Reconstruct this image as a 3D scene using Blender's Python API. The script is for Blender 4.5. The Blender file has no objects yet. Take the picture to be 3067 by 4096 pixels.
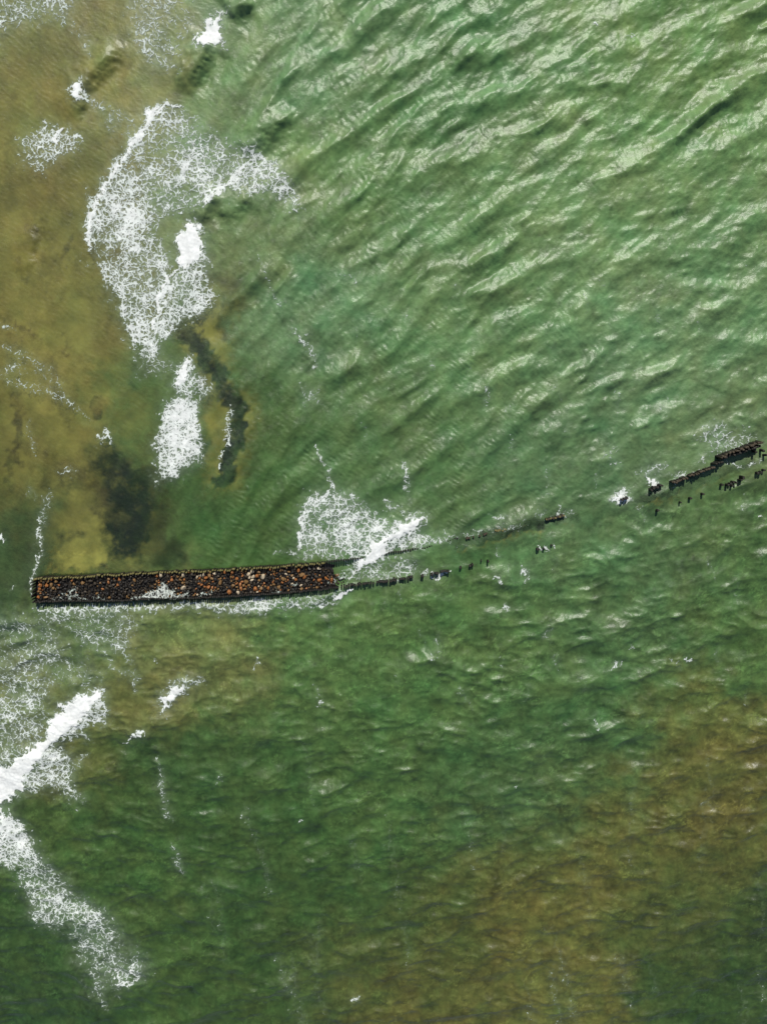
import bpy, bmesh, math, random
import numpy as np
from mathutils import Vector, Matrix
R = math.radians
random.seed(7)
sc = bpy.context.scene
C = sc.collection

# ------------------------------------------------------------------ camera
PW, PH, F = 3067.0, 4096.0, 2843.0           # photograph size and focal length in its pixels
CAM_H, TILT = 84.0, R(9.0)
cam_d = bpy.data.cameras.new('camera')
cam = bpy.data.objects.new('camera', cam_d); C.objects.link(cam)
cam.location = (0, 0, CAM_H); cam.rotation_euler = (-TILT, 0, 0)
cam_d.sensor_fit = 'VERTICAL'; cam_d.sensor_height = 24.0
cam_d.lens = 24.0 * F / PH
cam_d.clip_start = 1.0; cam_d.clip_end = 5000.0
sc.camera = cam

# ------------------------------------------------------------------ sky and sun
SUN_EL, SUN_AZ = R(45.0), R(4.0)            # azimuth clockwise from +Y (up in the picture)
w = bpy.data.worlds.new('World'); sc.world = w; w.use_nodes = True
wn = w.node_tree.nodes; wl = w.node_tree.links
sky = wn.new('ShaderNodeTexSky'); sky.sky_type = 'NISHITA'; sky.sun_disc = False
sky.sun_elevation = SUN_EL; sky.sun_rotation = SUN_AZ
wl.new(sky.outputs[0], wn['Background'].inputs[0]); wn['Background'].inputs[1].default_value = 0.07
sd = bpy.data.lights.new('sun', 'SUN'); sd.energy = 4.2; sd.angle = R(0.5); sd.color = (1.0, 0.96, 0.89)
sun = bpy.data.objects.new('sun', sd); C.objects.link(sun)
sdir = Vector((math.sin(SUN_AZ)*math.cos(SUN_EL), math.cos(SUN_AZ)*math.cos(SUN_EL), math.sin(SUN_EL)))
sun.rotation_euler = sdir.to_track_quat('Z', 'Y').to_euler(); sun.location = sdir*300

sc.view_settings.view_transform = 'Standard'; sc.view_settings.look = 'None'
sc.view_settings.gamma = 1.0; sc.view_settings.use_curve_mapping = False
sc.view_settings.exposure = 0.0
sc.cycles.max_bounces = 6; sc.cycles.transparent_max_bounces = 8
sc.cycles.caustics_reflective = False; sc.cycles.caustics_refractive = False

# ------------------------------------------------------------------ picture <-> world
VS = PW/1656.0                                # V units: the photograph scaled to 1656 x 2212
cT, sT = math.cos(TILT), math.sin(TILT)
def at(vx, vy, z=0.0):
    a = (vx*VS - PW/2)/F; b = -(vy*VS - PH/2)/F
    d = (a, b*cT - sT, -(cT + b*sT))
    t = (z - CAM_H)/d[2]
    return Vector((a*t, d[1]*t, z))
def to_v(x, y):
    # camera axes: right=(1,0,0) up=(0,cT,-sT) back=(0,sT,cT); camera at height CAM_H
    dy = y; dz = -CAM_H
    up = dy*cT - dz*sT*1.0
    dep = -(dy*sT + dz*cT)
    u = (x/dep*F + PW/2)/VS; v = (PH/2 - up/dep*F)/VS
    return u, v

def tag(o, label=None, cat=None, group=None, kind=None):
    if label: o['label'] = label
    if cat: o['category'] = cat
    if group: o['group'] = group
    if kind: o['kind'] = kind
    return o

# ------------------------------------------------------------------ wave fields (numpy)
DX = 0.12
X0, X1, Y0, Y1 = -58.0, 58.0, -90.0, 47.0
NX = int((X1-X0)/DX)+1; NY = int((Y1-Y0)/DX)+1
gx = X0 + np.arange(NX)*DX; gy = Y0 + np.arange(NY)*DX
KX = np.fft.fftfreq(NX, DX)[None, :]*2*np.pi
KY = np.fft.fftfreq(NY, DX)[:, None]*2*np.pi
KK = np.sqrt(KX**2+KY**2); KK[0, 0] = 1e-6
KA = np.arctan2(KY, KX)
def spectral(seed, wlen, bw, direction=None, spread=0.4, disp=False):
    """unit-variance random field; direction = degrees the waves travel to; bw in octaves"""
    rs = np.random.RandomState(seed)
    n = np.fft.fft2(rs.standard_normal((NY, NX)))
    k0 = 2*np.pi/wlen
    amp = np.exp(-0.5*(np.log2(KK/k0)/bw)**2)/np.sqrt(KK)
    if direction is not None:
        d = (KA - R(direction) + np.pi/2) % np.pi - np.pi/2
        amp = amp*np.exp(-0.5*(d/spread)**2)
    amp[0, 0] = 0
    H = n*amp
    h = np.fft.ifft2(H).real; s = h.std(); h /= s
    if not disp: return h
    dx = np.fft.ifft2(-1j*KX/KK*H).real/s; dy = np.fft.ifft2(-1j*KY/KK*H).real/s
    return h, dx, dy
def cloud(seed, size, octaves=3):
    """fractal noise of unit variance with features about `size` metres"""
    rs = np.random.RandomState(seed)
    n = np.fft.fft2(rs.standard_normal((NY, NX)))
    k0 = 2*np.pi/size
    amp = 1.0/(1.0+(KK/k0)**2)**0.95
    amp[0, 0] = 0
    h = np.fft.ifft2(n*amp).real
    return h/h.std()
GX, GY = np.meshgrid(gx, gy)
U, V = to_v(GX, GY)
def ss(a, b, x):
    t = np.clip((x-a)/(b-a), 0, 1); return t*t*(3-2*t)

# warped picture coordinates so that painted outlines are irregular
n1, n2 = cloud(11, 2.0), cloud(12, 2.0)
n3, n4 = cloud(15, 4.0), cloud(16, 0.9)
UW = U + n1*4.0 + n4*2.0; VW = V + n2*4.0 + cloud(17, 0.9)*2.0
UC = U + cloud(13, 9)*22; VC = V + cloud(14, 9)*22       # strongly warped, for colour clouds

def bbox(pts, m, uu, vv):
    xs = [p[0] for p in pts]; ys = [p[1] for p in pts]
    return np.where((uu > min(xs)-m) & (uu < max(xs)+m) & (vv > min(ys)-m) & (vv < max(ys)+m))
def dist_line(pts, uu, vv, closed=False):
    best = np.full(uu.shape, 1e9); tt = np.zeros(uu.shape); sg = np.ones(uu.shape)
    n = len(pts)
    segs = [(i, (i+1) % n) for i in range(n if closed else n-1)]
    for i, j in segs:
        ax, ay = pts[i][:2]; bx, by = pts[j][:2]
        ex, ey = bx-ax, by-ay; L = ex*ex+ey*ey+1e-9
        t = np.clip(((uu-ax)*ex+(vv-ay)*ey)/L, 0, 1)
        px, py = uu-(ax+t*ex), vv-(ay+t*ey)
        d = np.hypot(px, py); m = d < best
        best[m] = d[m]; tt[m] = (i+t)[m]; sg[m] = np.sign(ex*py-ey*px)[m]
    return best, tt, sg
def inside(pts, uu, vv):
    r = np.zeros(uu.shape, bool); n = len(pts)
    for i in range(n):
        ax, ay = pts[i]; bx, by = pts[(i+1) % n]
        c = ((ay > vv) != (by > vv)) & (uu < (bx-ax)*(vv-ay)/(by-ay+1e-9)+ax)
        r ^= c
    return r
def poly_val(pts, feather, uu, vv):
    d, _, _ = dist_line(pts, uu, vv, True)
    s = np.where(inside(pts, uu, vv), d, -d)
    return ss(-feather, feather, s)

# ---- wave zones
upper = 1-ss(-60, 60, V - np.interp(U, [0, 70, 760, 1150, 1656], [1300, 1280, 1240, 1150, 980]))   # seaward side above the groyne
lower = 1-upper
left = 1-ss(260, 620, U+0.12*(V-600))
zA = upper*ss(600, 1050, U-0.25*(V-400))
zC = upper*left
zB = np.clip(upper-zA-zC, 0, 1)
shore_low = lower*(1-ss(150, 420, U))

Z = np.zeros((NY, NX)); DXX = np.zeros((NY, NX)); DYY = np.zeros((NY, NX))
def add(weight, amp, seed, wlen, bw, direction, spread, chop=0.0):
    global Z, DXX, DYY
    h, dx, dy = spectral(seed, wlen, bw, direction, spread, True)
    h = h*amp*weight
    Z += h; DXX += dx*amp*weight*chop; DYY += dy*amp*weight*chop
# the swell bends round the shoal: build it straight, then lay it along crests that steepen shoreward
_u = np.arange(-800, 2600, 4.0)
_ang = np.interp(_u, [0, 300, 450, 700, 1000, 1300, 1656], [66, 62, 54, 41, 33, 28, 25])
_g = np.concatenate([[0], np.cumsum(np.tan(np.radians(_ang[1:]))*4.0)])
_w = spectral(56, 16, .6)*9
CREST = ((V+np.interp(U, _u, _g)+_w)*0.055+400, (U-0.25*V)*0.055+400)
pc = at(2000, 1500)
ARCS = (np.hypot(GX-pc.x, GY-pc.y), np.arctan2(GY-pc.y, GX-pc.x)*75.0)
def bent(seed, wlen, bw, spread, turn=0.0, sharp=0.22, co=None):
    PRHO, PARC = co or ARCS
    h = spectral(seed, wlen, bw, turn, spread)
    fx = (PRHO/DX) % NX; fy = (PARC/DX) % NY
    ix = fx.astype(int) % NX; iy = fy.astype(int) % NY; tx = fx-np.floor(fx); ty = fy-np.floor(fy)
    jx = (ix+1) % NX; jy = (iy+1) % NY
    g = (h[iy, ix]*(1-tx)+h[iy, jx]*tx)*(1-ty)+(h[jy, ix]*(1-tx)+h[jy, jx]*tx)*ty
    return g+sharp*(g*g-1)
zAB = zA+zB; sm = 0.85*zB+zA
group = np.clip(.95+.28*cloud(55, 14), .35, 1.3); sm = sm*group*np.interp(U, [300, 700, 1100], [.55, .85, 1.0])
Z += sm*0.135*bent(1, 7.0, 0.45, 0.34, 0, .15, CREST)
Z += sm*0.058*bent(2, 3.8, 0.5, 0.50, 5, .2, CREST)
Z += sm*0.030*bent(3, 2.0, 0.5, 0.6, -6)
Z += zAB*0.013*bent(4, 1.0, 0.5, 0.9)
Z += zAB*0.0100*np.clip(.7+.5*cloud(29, 4), 0, 2)*bent(23, 0.55, 0.50, 0.40, 80, 0)
Z += zAB*0.0065*bent(24, 0.42, 0.4, 0.7, 10, 0)
add(zC, 0.065, 5, 6.0, 0.4, 152, 0.25, 1.0)
add(zC, 0.009, 6, 2.0, 0.5, 150, 0.6, 1.0)
add(lower, 0.11, 7, 7.0, 0.55, 105, 0.7, 0.7)
patch = np.clip(.85+.45*cloud(57, 11), .15, 2.2)
add(lower*patch, 0.026, 8, 2.6, 0.6, 95, 0.9, 0.7)
for sd_, wl_, am_, dr_ in ((61, 6.0, 0.11, 105), (62, 3.4, 0.055, 85), (63, 1.8, 0.020, 100)):
    Z += lower*am_*(0.8-np.sqrt(spectral(sd_, wl_, .45, dr_, .75)**2+0.01))*np.clip(0.9+.4*cloud(sd_+5, 9), .2, 2)
# ripples and wind streaks
add(lower*patch, 0.010, 22, 1.1, 0.5, 95, 1.0, 0.8)
add(lower*patch, 0.004, 28, 0.55, 0.5, 80, 1.2, 0.5)
add(zC, 0.0050, 25, 0.55, 0.4, 55, 0.45)
add(lower, 0.0045, 26, 0.45, 0.4, 10, 0.6)
gust = 0.75+0.25*cloud(27, 12)

# ---- single wave crests traced from the photograph: (points, height, width)
RIDGES = [
 ([(458,84),(446,98),(430,130),(415,160),(398,210)], 0.62, 9),
 ([(545,2),(515,18),(492,36)], 0.5, 9),
 ([(272,88),(240,118),(200,162),(176,192),(166,225),(150,268)], 0.42, 8),
 ([(640,232),(600,262),(568,285),(550,315),(540,345)], 0.50, 10),
 ([(545,418),(520,432),(498,455),(474,480)], 0.35, 9),
 ([(480,415),(455,432),(440,455),(432,485)], 0.45, 8),
 ([(905,355),(860,368),(820,385),(795,425),(760,468),(705,498),(665,540),(625,580)], 0.48, 13),
 ([(700,190),(650,205),(615,222)], 0.25, 12),
 ([(650,604),(620,622),(600,640)], 0.25, 12),
 ([(1050,590),(1000,605),(947,628),(866,650)], 0.40, 14),
 ([(745,712),(715,722),(687,742)], 0.25, 11),
 ([(880,698),(820,722),(768,750)], 0.30, 12),
 ([(800,785),(775,800),(722,814),(690,838)], 0.38, 11),
 ([(840,880),(800,902),(719,918),(664,944),(630,985)], 0.40, 12),
 ([(1100,5),(1075,35),(1050,68)], 0.30, 14),
 ([(1045,98),(1010,120),(965,148)], 0.40, 14),
 ([(1375,82),(1340,100),(1294,124)], 0.40, 14),
 ([(1400,190),(1323,165),(1261,186),(1195,210)], 0.42, 14),
 ([(1240,262),(1200,246),(1150,246)], 0.30, 12),
 ([(1656,306),(1550,343),(1467,372),(1344,430),(1270,470)], 0.42, 14),
 ([(1110,430),(1060,420),(1000,440)], 0.30, 13),
 ([(1330,555),(1270,560),(1215,590)], 0.28, 13),
 ([(190,905),(200,930),(205,980)], 0.10, 6),
 ([(75,480),(72,520),(60,560),(50,600)], 0.16, 7),
 ([(560,640),(550,690),(535,750)], 0.15, 12),
 # shoreward breakers below the groyne
 ([(235,1490),(200,1515),(150,1560),(105,1615),(50,1670),(0,1715)], 0.75, 14),
 ([(430,1470),(400,1480),(370,1500),(352,1530)], 0.55, 11),
 ([(335,1590),(318,1588),(295,1588),(275,1602)], 0.45, 10),
 ([(170,1842),(130,1850),(95,1875)], 0.30, 10),
 ([(990,1428),(940,1420),(890,1425)], 0.35, 12),
 ([(730,1528),(700,1520),(660,1540)], 0.35, 11),
 ([(1400,1395),(1365,1398),(1335,1412),(1320,1440)], 0.32, 10),
 ([(780,1770),(720,1770),(655,1785)], 0.28, 12),
 ([(925,1108),(890,1130),(850,1160),(800,1205),(765,1235)], 0.55, 11),
 ([(1210,1160),(1150,1180),(1075,1190)], 0.25, 12),
 ([(1420,850),(1340,880),(1280,930)], 0.22, 14),
]
for pts, hgt, wd in RIDGES:
    wd *= 1.5; hgt *= 1.45 if pts[0][0] < 680 and pts[0][1] < 500 else 0.62 if pts[0][1] < 1240 else 0.65
    idx = bbox(pts, wd*7, U, V)
    uu, vv = U[idx]+n3[idx]*4.0, V[idx]+n2[idx]*1.0
    d, t, sg = dist_line(pts, uu, vv)
    # lower-right side is steep, upper-left side gentle
    k = int(len(pts)/2); ex, ey = pts[k][0]-pts[k-1][0], pts[k][1]-pts[k-1][1]
    steep = np.sign(ex*1.0-ey*1.0)            # sign of the cross product towards (1,1)
    ww = np.where(sg == steep, wd*1.25, wd*2.6)
    n = len(pts)-1
    fade = ss(-0.01, 0.28*n, t)*ss(-0.01, 0.28*n, n-t)
    trough = np.where(sg == steep, -0.28*np.exp(-((d-wd*2.6)/(wd*1.6))**2), 0)
    Z[idx] += hgt*fade*(np.exp(-(d/ww)**2)+trough)

# ------------------------------------------------------------------ foam painting
FOAM = np.zeros((NY, NX)); FID = np.zeros((NY, NX), np.int16)
LUMP = np.zeros((NY, NX))
def put(idx, val, fid):
    cur = FOAM[idx]; m = val > cur
    f = FID[idx]; f[m & (val > 0.15)] = fid
    FOAM[idx] = np.maximum(cur, val); FID[idx] = f
def fpoly(fid, pts, val, feather=6, grad=None, lump=0.0):
    idx = bbox(pts, feather*2+16, U, V)
    uu, vv = UW[idx], VW[idx]
    a = poly_val(pts, feather*(1.8 if val < 1 else 2.2), uu, vv)
    v_ = val
    if grad:                                   # (x0,y0,val0,x1,y1,val1) linear ramp of the density
        gx0, gy0, v0, gx1, gy1, v1 = grad
        t = ((uu-gx0)*(gx1-gx0)+(vv-gy0)*(gy1-gy0))/((gx1-gx0)**2+(gy1-gy0)**2)
        v_ = v0+(v1-v0)*np.clip(t, 0, 1)
    fn = np.where(val > 1, 0, 0.07*n3[idx]+0.06*n1[idx])
    a = ss(0.0, 1.0, np.clip(a+np.where(val > 1, 0, .25*n4[idx])*(a > 0)*(1-a), 0, 1))
    put(idx, a*(v_+fn), fid)
    if val > 1:                                # spray thrown off a solid crest
        dd, _, _ = dist_line(pts, UW[idx], VW[idx], True)
        put(idx, (.60+.10*n3[idx])*(1-ss(0, 22, dd))*(~(a > .5))+0*dd, fid)
    if lump: LUMP[idx] = np.maximum(LUMP[idx], a*lump)
def fline(fid, pts, val, width, soft=None, warp=1.0, lump=0.0, taper=True):
    soft = soft or width
    idx = bbox(pts, width+soft+16, U, V)
    uu, vv = U[idx]+n1[idx]*4*warp, V[idx]+n2[idx]*4*warp
    d, t, sg = dist_line(pts, uu, vv)
    n = len(pts)-1
    tp = (0.45+0.55*ss(0, 0.25*n, t)*ss(0, 0.25*n, n-t)) if taper else 1.0
    a = 1-ss(width*0.4*tp, (width*0.4+soft)*tp, d)
    put(idx, a*(val if val > 1 else val+.07*n1[idx]), fid)
    if lump: LUMP[idx] = np.maximum(LUMP[idx], a*lump)

FL = {}                                        # id -> (label, category)
def fid(i, label): FL[i] = label; return i
# --- beach side, top left
a = fid(1, 'sparse web of white foam drifting in the upper left corner over sandy shallows')
fpoly(a, [(-20,-20),(170,-20),(165,25),(140,50),(60,45),(30,60),(-20,105)], .50, 20)
fline(a, [(130,20),(160,60),(185,85),(200,120)], .34, 14, 18)
a = fid(2, 'lacy foam patch at the top edge left of the small white breaker')
fpoly(a, [(268,-10),(392,-10),(425,40),(420,80),(385,135),(365,158),(325,140),(292,100),(272,40)], .52, 18, (300,10,.56,380,150,.38))
fline(a, [(300,110),(340,140),(400,150)], .34, 12, 16)
a = fid(3, 'small solid white breaker at the lower tip of the crest near the top edge')
fpoly(a, [(486,27),(472,47),(467,70),(480,99),(461,94),(437,104),(429,90),(438,65),(459,43)], 1.35, 4, None, .15)
fline(a, [(460,80),(478,96),(484,106)], .75, 5, 6)
a = fid(4, 'tiny white breaker with a thin foam tail on the inner crest at upper left')
fpoly(a, [(176,179),(180,201),(187,214),(167,218),(155,208),(161,190)], 1.15, 4, None, .3)
fline(a, [(185,212),(215,228),(260,250),(310,262)], .44, 10, 18)
fpoly(a, [(190,225),(320,255),(310,290),(260,330),(230,280)], .36, 18)
a = fid(5, 'round lacy foam burst over the sandy shallows near the left edge')
fpoly(a, [(36,308),(75,285),(118,273),(150,272),(187,298),(179,316),(143,334),(126,348),(82,373),(54,350)], .58, 12)
fline(a, [(136,272),(122,290),(120,312)], 1.0, 7, 7, lump=.2)
fline(a, [(120,300),(160,295),(182,300)], .72, 8, 8)
# --- the big foam sheet
a = fid(6, 'large lacy foam sheet with a bright curved front edge in the upper left shallows')
front = [(388,228),(352,229),(334,244),(312,276),(287,312),(265,348),(233,391),(208,430),(196,480),(190,513),(192,540)]
fpoly(a, [(388,230),(352,230),(334,244),(312,276),(287,312),(265,348),(233,391),(208,430),(195,491),(190,530),
          (224,600),(262,682),(281,734),(302,779),(325,800),(352,750),(328,714),(332,680),(345,640),(368,598),(366,560),(340,500),(372,465),(438,450),(462,428),(500,415),(540,335),(484,305),(441,265),(402,230)],
      .63, 9, (210,430,.66,470,330,.54))
fline(a, front, .97, 6, 8, 0.9, .12)
fline(a, front, .68, 14, 22, 0.9)
fpoly(a, [(205,440),(290,330),(370,300),(350,400),(330,520),(270,600),(215,560)], .70, 30)
fpoly(a, [(400,300),(540,310),(600,345),(640,400),(652,460),(620,425),(545,424),(500,418),(462,430),(420,420),(370,390)], .62, 14)
fline(a, [(437,448),(455,425),(480,405),(520,380),(545,330)], .84, 9, 12)
fline(a, [(590,400),(630,430),(645,465)], .5, 8, 10)
fpoly(a, [(224,590),(330,560),(350,640),(330,720),(345,790),(320,812),(290,770),(262,690)], .55, 14)
fpoly(a, [(300,760),(330,740),(380,790),(380,815),(330,812)], .38, 14)
a = fid(7, 'thick white breaker with a lacy skirt between the large foam sheet and the dark weed band')
fpoly(a, [(424,483),(429,505),(437,530),(436,555),(420,570),(400,577),(384,570),(380,556),(385,540),(382,520),(395,500),(410,484)], 1.45, 4, None, .45)
fpoly(a, [(384,572),(362,600),(345,640),(332,690),(335,724),(350,737),(372,730),(388,700),(420,690),(455,657),(466,640),(452,600),(446,560),(430,560)], .66, 8)
fline(a, [(386,575),(362,600),(345,640),(332,690),(334,722)], .95, 5, 7, .8, .1)
fline(a, [(440,545),(450,560),(460,575)], .6, 8, 8)
a = fid(8, 'dense white foam sheet with a bumpy left edge beside the golden sand strip')
fpoly(a, [(408,776),(406,800),(402,822),(388,846),(383,830),(381,812),(390,790)], 1.25, 5, None, .3)
fpoly(a, [(404,800),(446,812),(465,841),(440,868),(400,870),(385,850)], .60, 10)
fpoly(a, [(387,856),(358,871),(351,897),(338,942),(335,981),(341,1024),(351,1040),(390,1030),(416,994),(440,975),(433,955),(429,910),(429,877),(420,860)], .78, 7)
fpoly(a, [(410,960),(455,980),(440,1000),(400,1010)], .55, 8)
a = fid(9, 'narrow broken foam strip along the dark weed band right of the dense foam sheet')
fline(a, [(501,877),(490,915),(492,945),(490,970)], .60, 9, 12)
fpoly(a, [(488,940),(502,935),(500,970),(486,975)], .72, 6)
fline(a, [(482,975),(476,995),(474,1020)], .62, 4, 6)
a = fid(10, 'small lacy foam patches over the weedy sand near the left edge')
fpoly(a, [(225,925),(240,930),(248,960),(235,955),(215,965),(212,945)], .72, 6)
fpoly(a, [(122,1015),(150,1005),(170,1015),(155,1025),(128,1028)], .55, 7)
fline(a, [(0,812),(60,835),(130,850),(187,900)], .44, 7, 16)
fline(a, [(0,800),(40,790),(90,800),(130,830)], .40, 12, 22)
fline(a, [(0,742),(45,760),(103,795)], .44, 7, 14)
fline(a, [(0,700),(30,715)], .5, 4, 8)
fline(a, [(62,910),(60,930),(78,975)], .4, 6, 10)
fline(a, [(88,1117),(86,1150),(88,1190),(78,1225),(70,1258),(71,1295)], .66, 4, 6)
fline(a, [(110,1050),(96,1110),(90,1160)], .42, 6, 10)
fline(a, [(0,1150),(6,1170)], .9, 5, 6)
fline(a, [(30,1260),(18,1275),(20,1283)], .6, 3, 4)
fline(a, [(60,1050),(80,1075)], .42, 6, 12)
# --- along the groyne
a = fid(11, 'churning white foam strip washing along the lower pile row of the stone groyne')
fpoly(a, [(72,1305),(90,1304),(250,1303),(420,1298),(580,1285),(700,1275),(760,1280),(730,1300),(620,1318),(500,1325),(380,1318),(260,1325),(150,1330),(90,1325)], .55, 7)
fline(a, [(90,1312),(200,1312),(330,1306),(400,1305),(470,1316),(560,1312),(640,1308),(700,1303)], .62, 6, 10)
fline(a, [(723,1296),(742,1286),(761,1274)], 1.15, 4, 5, .6, .1)
fline(a, [(690,1312),(725,1300)], .7, 6, 8)
a = fid(12, 'loose web of foam strands spreading below the left end of the groyne')
fpoly(a, [(80,1320),(290,1320),(300,1360),(280,1400),(290,1450),(240,1400),(200,1400),(130,1350)], .47, 14)
fpoly(a, [(-20,1330),(100,1330),(150,1400),(220,1440),(230,1470),(120,1480),(60,1560),(-20,1640)], .42, 22)
fpoly(a, [(-20,1460),(90,1440),(110,1500),(100,1590),(50,1640),(-20,1660)], .52, 18)
fline(a, [(95,1350),(110,1390),(150,1440),(180,1470),(210,1500)], .48, 6, 12)
fline(a, [(180,1340),(215,1400),(250,1440),(300,1465),(290,1500)], .44, 5, 10)
a = fid(13, 'long solid white breaker rolling in from the left edge below the groyne')
fpoly(a, [(209,1492),(222,1496),(212,1513),(165,1557),(132,1590),(112,1607),(68,1660),(45,1709),(8,1728),(-20,1745),(-20,1650),(33,1655),(65,1621),(104,1590),(108,1562),(150,1523),(183,1503)], 1.5, 5, None, .55)
fpoly(a, [(215,1497),(236,1533),(228,1562),(190,1565),(150,1600),(125,1600),(165,1550)], .80, 9)
fpoly(a, [(111,1605),(150,1635),(152,1690),(178,1735),(160,1725),(110,1700),(70,1712),(40,1720),(60,1660)], .72, 12)
fline(a, [(165,1580),(185,1600),(200,1610)], .5, 7, 10)
fline(a, [(140,1640),(165,1650),(190,1632)], .45, 7, 10)
a = fid(14, 'trailing white foam web running down from the left edge to the lower left')
fpoly(a, [(-20,1735),(20,1750),(45,1770),(60,1800),(95,1860),(90,1880),(40,1880),(-20,1850)], .82, 9, (0,1740,.95,70,1880,.62))
fpoly(a, [(20,1840),(95,1850),(130,1890),(160,1935),(230,1970),(240,2000),(200,2020),(145,1990),(120,2010),(75,1985),(55,1920)], .60, 12)
fpoly(a, [(150,1960),(235,1975),(270,2030),(318,2085),(310,2120),(270,2128),(210,2150),(190,2100),(155,2050)], .47, 16)
fline(a, [(250,2090),(254,2112),(272,2126),(290,2108),(294,2085)], .85, 5, 6)
fline(a, [(200,2090),(208,2130),(215,2150),(235,2185)], .5, 5, 8)
a = fid(15, 'small white curling crest left of centre below the groyne')
fpoly(a, [(346,1520),(358,1500),(372,1484),(391,1479),(407,1473),(392,1494),(366,1512),(355,1526),(355,1540)], 1.15, 3, None, .15)
fline(a, [(405,1475),(425,1470),(445,1475)], .5, 6, 8)
a = fid(16, 'thin white arc of foam on a crest right of the long breaker')
fline(a, [(277,1600),(287,1586),(300,1580),(312,1580),(319,1588)], .84, 4, 6, .8, .1)
fline(a, [(265,1606),(280,1600)], .5, 6, 7)
# --- the break over the groyne
a = fid(17, 'bright white breaker crashing diagonally across the upper pile row of the groyne')
fpoly(a, [(910,1115),(918,1120),(908,1132),(885,1148),(853,1164),(836,1176),(831,1192),(805,1210),(785,1222),(767,1235),(752,1248),(768,1226),(771,1212),(794,1192),(812,1171),(853,1148),(865,1132),(894,1118)], 1.4, 5, None, .5)
fpoly(a, [(853,1162),(905,1135),(915,1145),(900,1155),(950,1158),(988,1158),(965,1172),(900,1186),(850,1196),(800,1214)], .68, 8)
fpoly(a, [(770,1236),(810,1216),(870,1204),(905,1212),(910,1238),(860,1250),(800,1260),(735,1268)], .50, 12)
fline(a, [(755,1246),(770,1232)], .8, 6, 8)
a = fid(18, 'wide lacy foam field left of the breaker above the groyne')
fpoly(a, [(648,1205),(652,1130),(660,1090),(690,1065),(740,1062),(800,1100),(850,1135),(815,1170),(792,1196),(772,1212),(700,1212)], .62, 12)
fline(a, [(685,970),(692,995),(708,1010),(712,1035),(715,1060)], .66, 4, 8)
fline(a, [(720,1050),(700,1070),(665,1085),(655,1110),(655,1160),(650,1190)], .74, 8, 12)
fline(a, [(868,1000),(880,1020),(876,1045),(885,1065)], .60, 5, 10)
fline(a, [(760,1060),(765,1090),(790,1110)], .55, 6, 12)
fline(a, [(835,1080),(850,1100),(880,1110)], .5, 6, 12)
fline(a, [(590,1200),(620,1190),(650,1200)], .50, 5, 8)
a = fid(19, 'specks of foam around the broken pile rows in the middle right')
fline(a, [(905,1240),(950,1240),(970,1237)], .62, 5, 7)
fline(a, [(930,1245),(960,1242),(975,1232)], .85, 5, 5)
fpoly(a, [(838,1225),(900,1222),(905,1245),(840,1255)], .45, 8)
fpoly(a, [(970,1155),(1000,1150),(1005,1165),(975,1172)], .55, 7)
fline(a, [(1060,1115),(1080,1120),(1100,1122)], .55, 5, 9)
fline(a, [(1160,1178),(1168,1188)], .9, 4, 5); fline(a, [(1174,1176),(1180,1184)], .8, 3, 4); fline(a, [(1190,1174),(1196,1182)], .8, 3, 4)
fline(a, [(1130,1215),(1136,1235),(1134,1255)], .58, 5, 8)
fline(a, [(1064,1250),(1078,1256)], .8, 8, 9)
fline(a, [(1085,1310),(1100,1312)], .65, 6, 8)
fline(a, [(1205,1095),(1215,1115)], .5, 6, 9)
fline(a, [(850,1192),(900,1183),(950,1170),(985,1160)], .55, 5, 7); fline(a, [(985,1160),(1030,1150),(1060,1142)], .44, 4, 8); fline(a, [(1055,1150),(1100,1138),(1130,1132)], .42, 5, 9); fline(a, [(1170,1125),(1220,1112),(1240,1105)], .40, 5, 10); fline(a, [(1130,1120),(1180,1100)], .36, 8, 14)
a = fid(20, 'white wash and foam web against the dark pile rows at the right edge')
fpoly(a, [(1322,1070),(1335,1062),(1352,1064),(1356,1072),(1340,1078),(1326,1078)], 1.05, 4, None, .2)
fpoly(a, [(1396,1042),(1404,1032),(1418,1036),(1420,1044),(1405,1052)], .95, 4, None, .2)
fpoly(a, [(1450,1028),(1470,1018),(1500,1012),(1530,1005),(1545,995),(1540,1008),(1490,1030),(1455,1040)], .62, 6)
fpoly(a, [(1510,930),(1560,915),(1615,935),(1635,950),(1580,985),(1545,1000),(1530,975)], .52, 14)
fpoly(a, [(1290,975),(1325,965),(1330,990),(1345,1005),(1325,1010)], .56, 9)
fline(a, [(1380,1020),(1440,1010)], .38, 8, 16)
fline(a, [(1560,1000),(1600,1008),(1625,1000)], .5, 5, 8)
fline(a, [(1612,1012),(1645,985)], .5, 4, 8)
fline(a, [(1640,1110),(1650,1118)], .9, 4, 6)
a = fid(21, 'scattered small whitecaps on the open green water')
for p, wd in [([(918,1416),(928,1412),(940,1415)],4), ([(688,1528),(694,1515),(698,1512)],5), ([(548,1450),(556,1436),(562,1430)],3),
              ([(1322,1448),(1328,1432),(1338,1428)],5), ([(1358,1400),(1365,1394)],6), ([(1488,1432),(1492,1420)],4), ([(1106,1697),(1112,1694)],3),
              ([(652,1782),(655,1778)],3), ([(765,2155),(780,2157)],4), ([(1284,1566),(1290,1552)],3), ([(1345,80),(1358,84),(1365,90)],5),
              ([(1282,55),(1290,50)],4), ([(330,1420),(335,1430)],2)]:
    fline(a, p, .66, wd, 9, 1.2, .0)
a = fid(22, 'thin broken lines of drifting foam drawn out by the wind')
fline(a, [(560,550),(575,590),(590,640),(625,665)], .42, 4, 8)
fline(a, [(628,708),(655,735),(672,760),(680,790),(668,800)], .58, 6, 9)
fline(a, [(690,830),(672,860),(700,880)], .46, 5, 9)
fline(a, [(865,670),(880,700)], .45, 5, 8)
fline(a, [(720,590),(760,595),(775,620)], .40, 5, 9)
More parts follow.
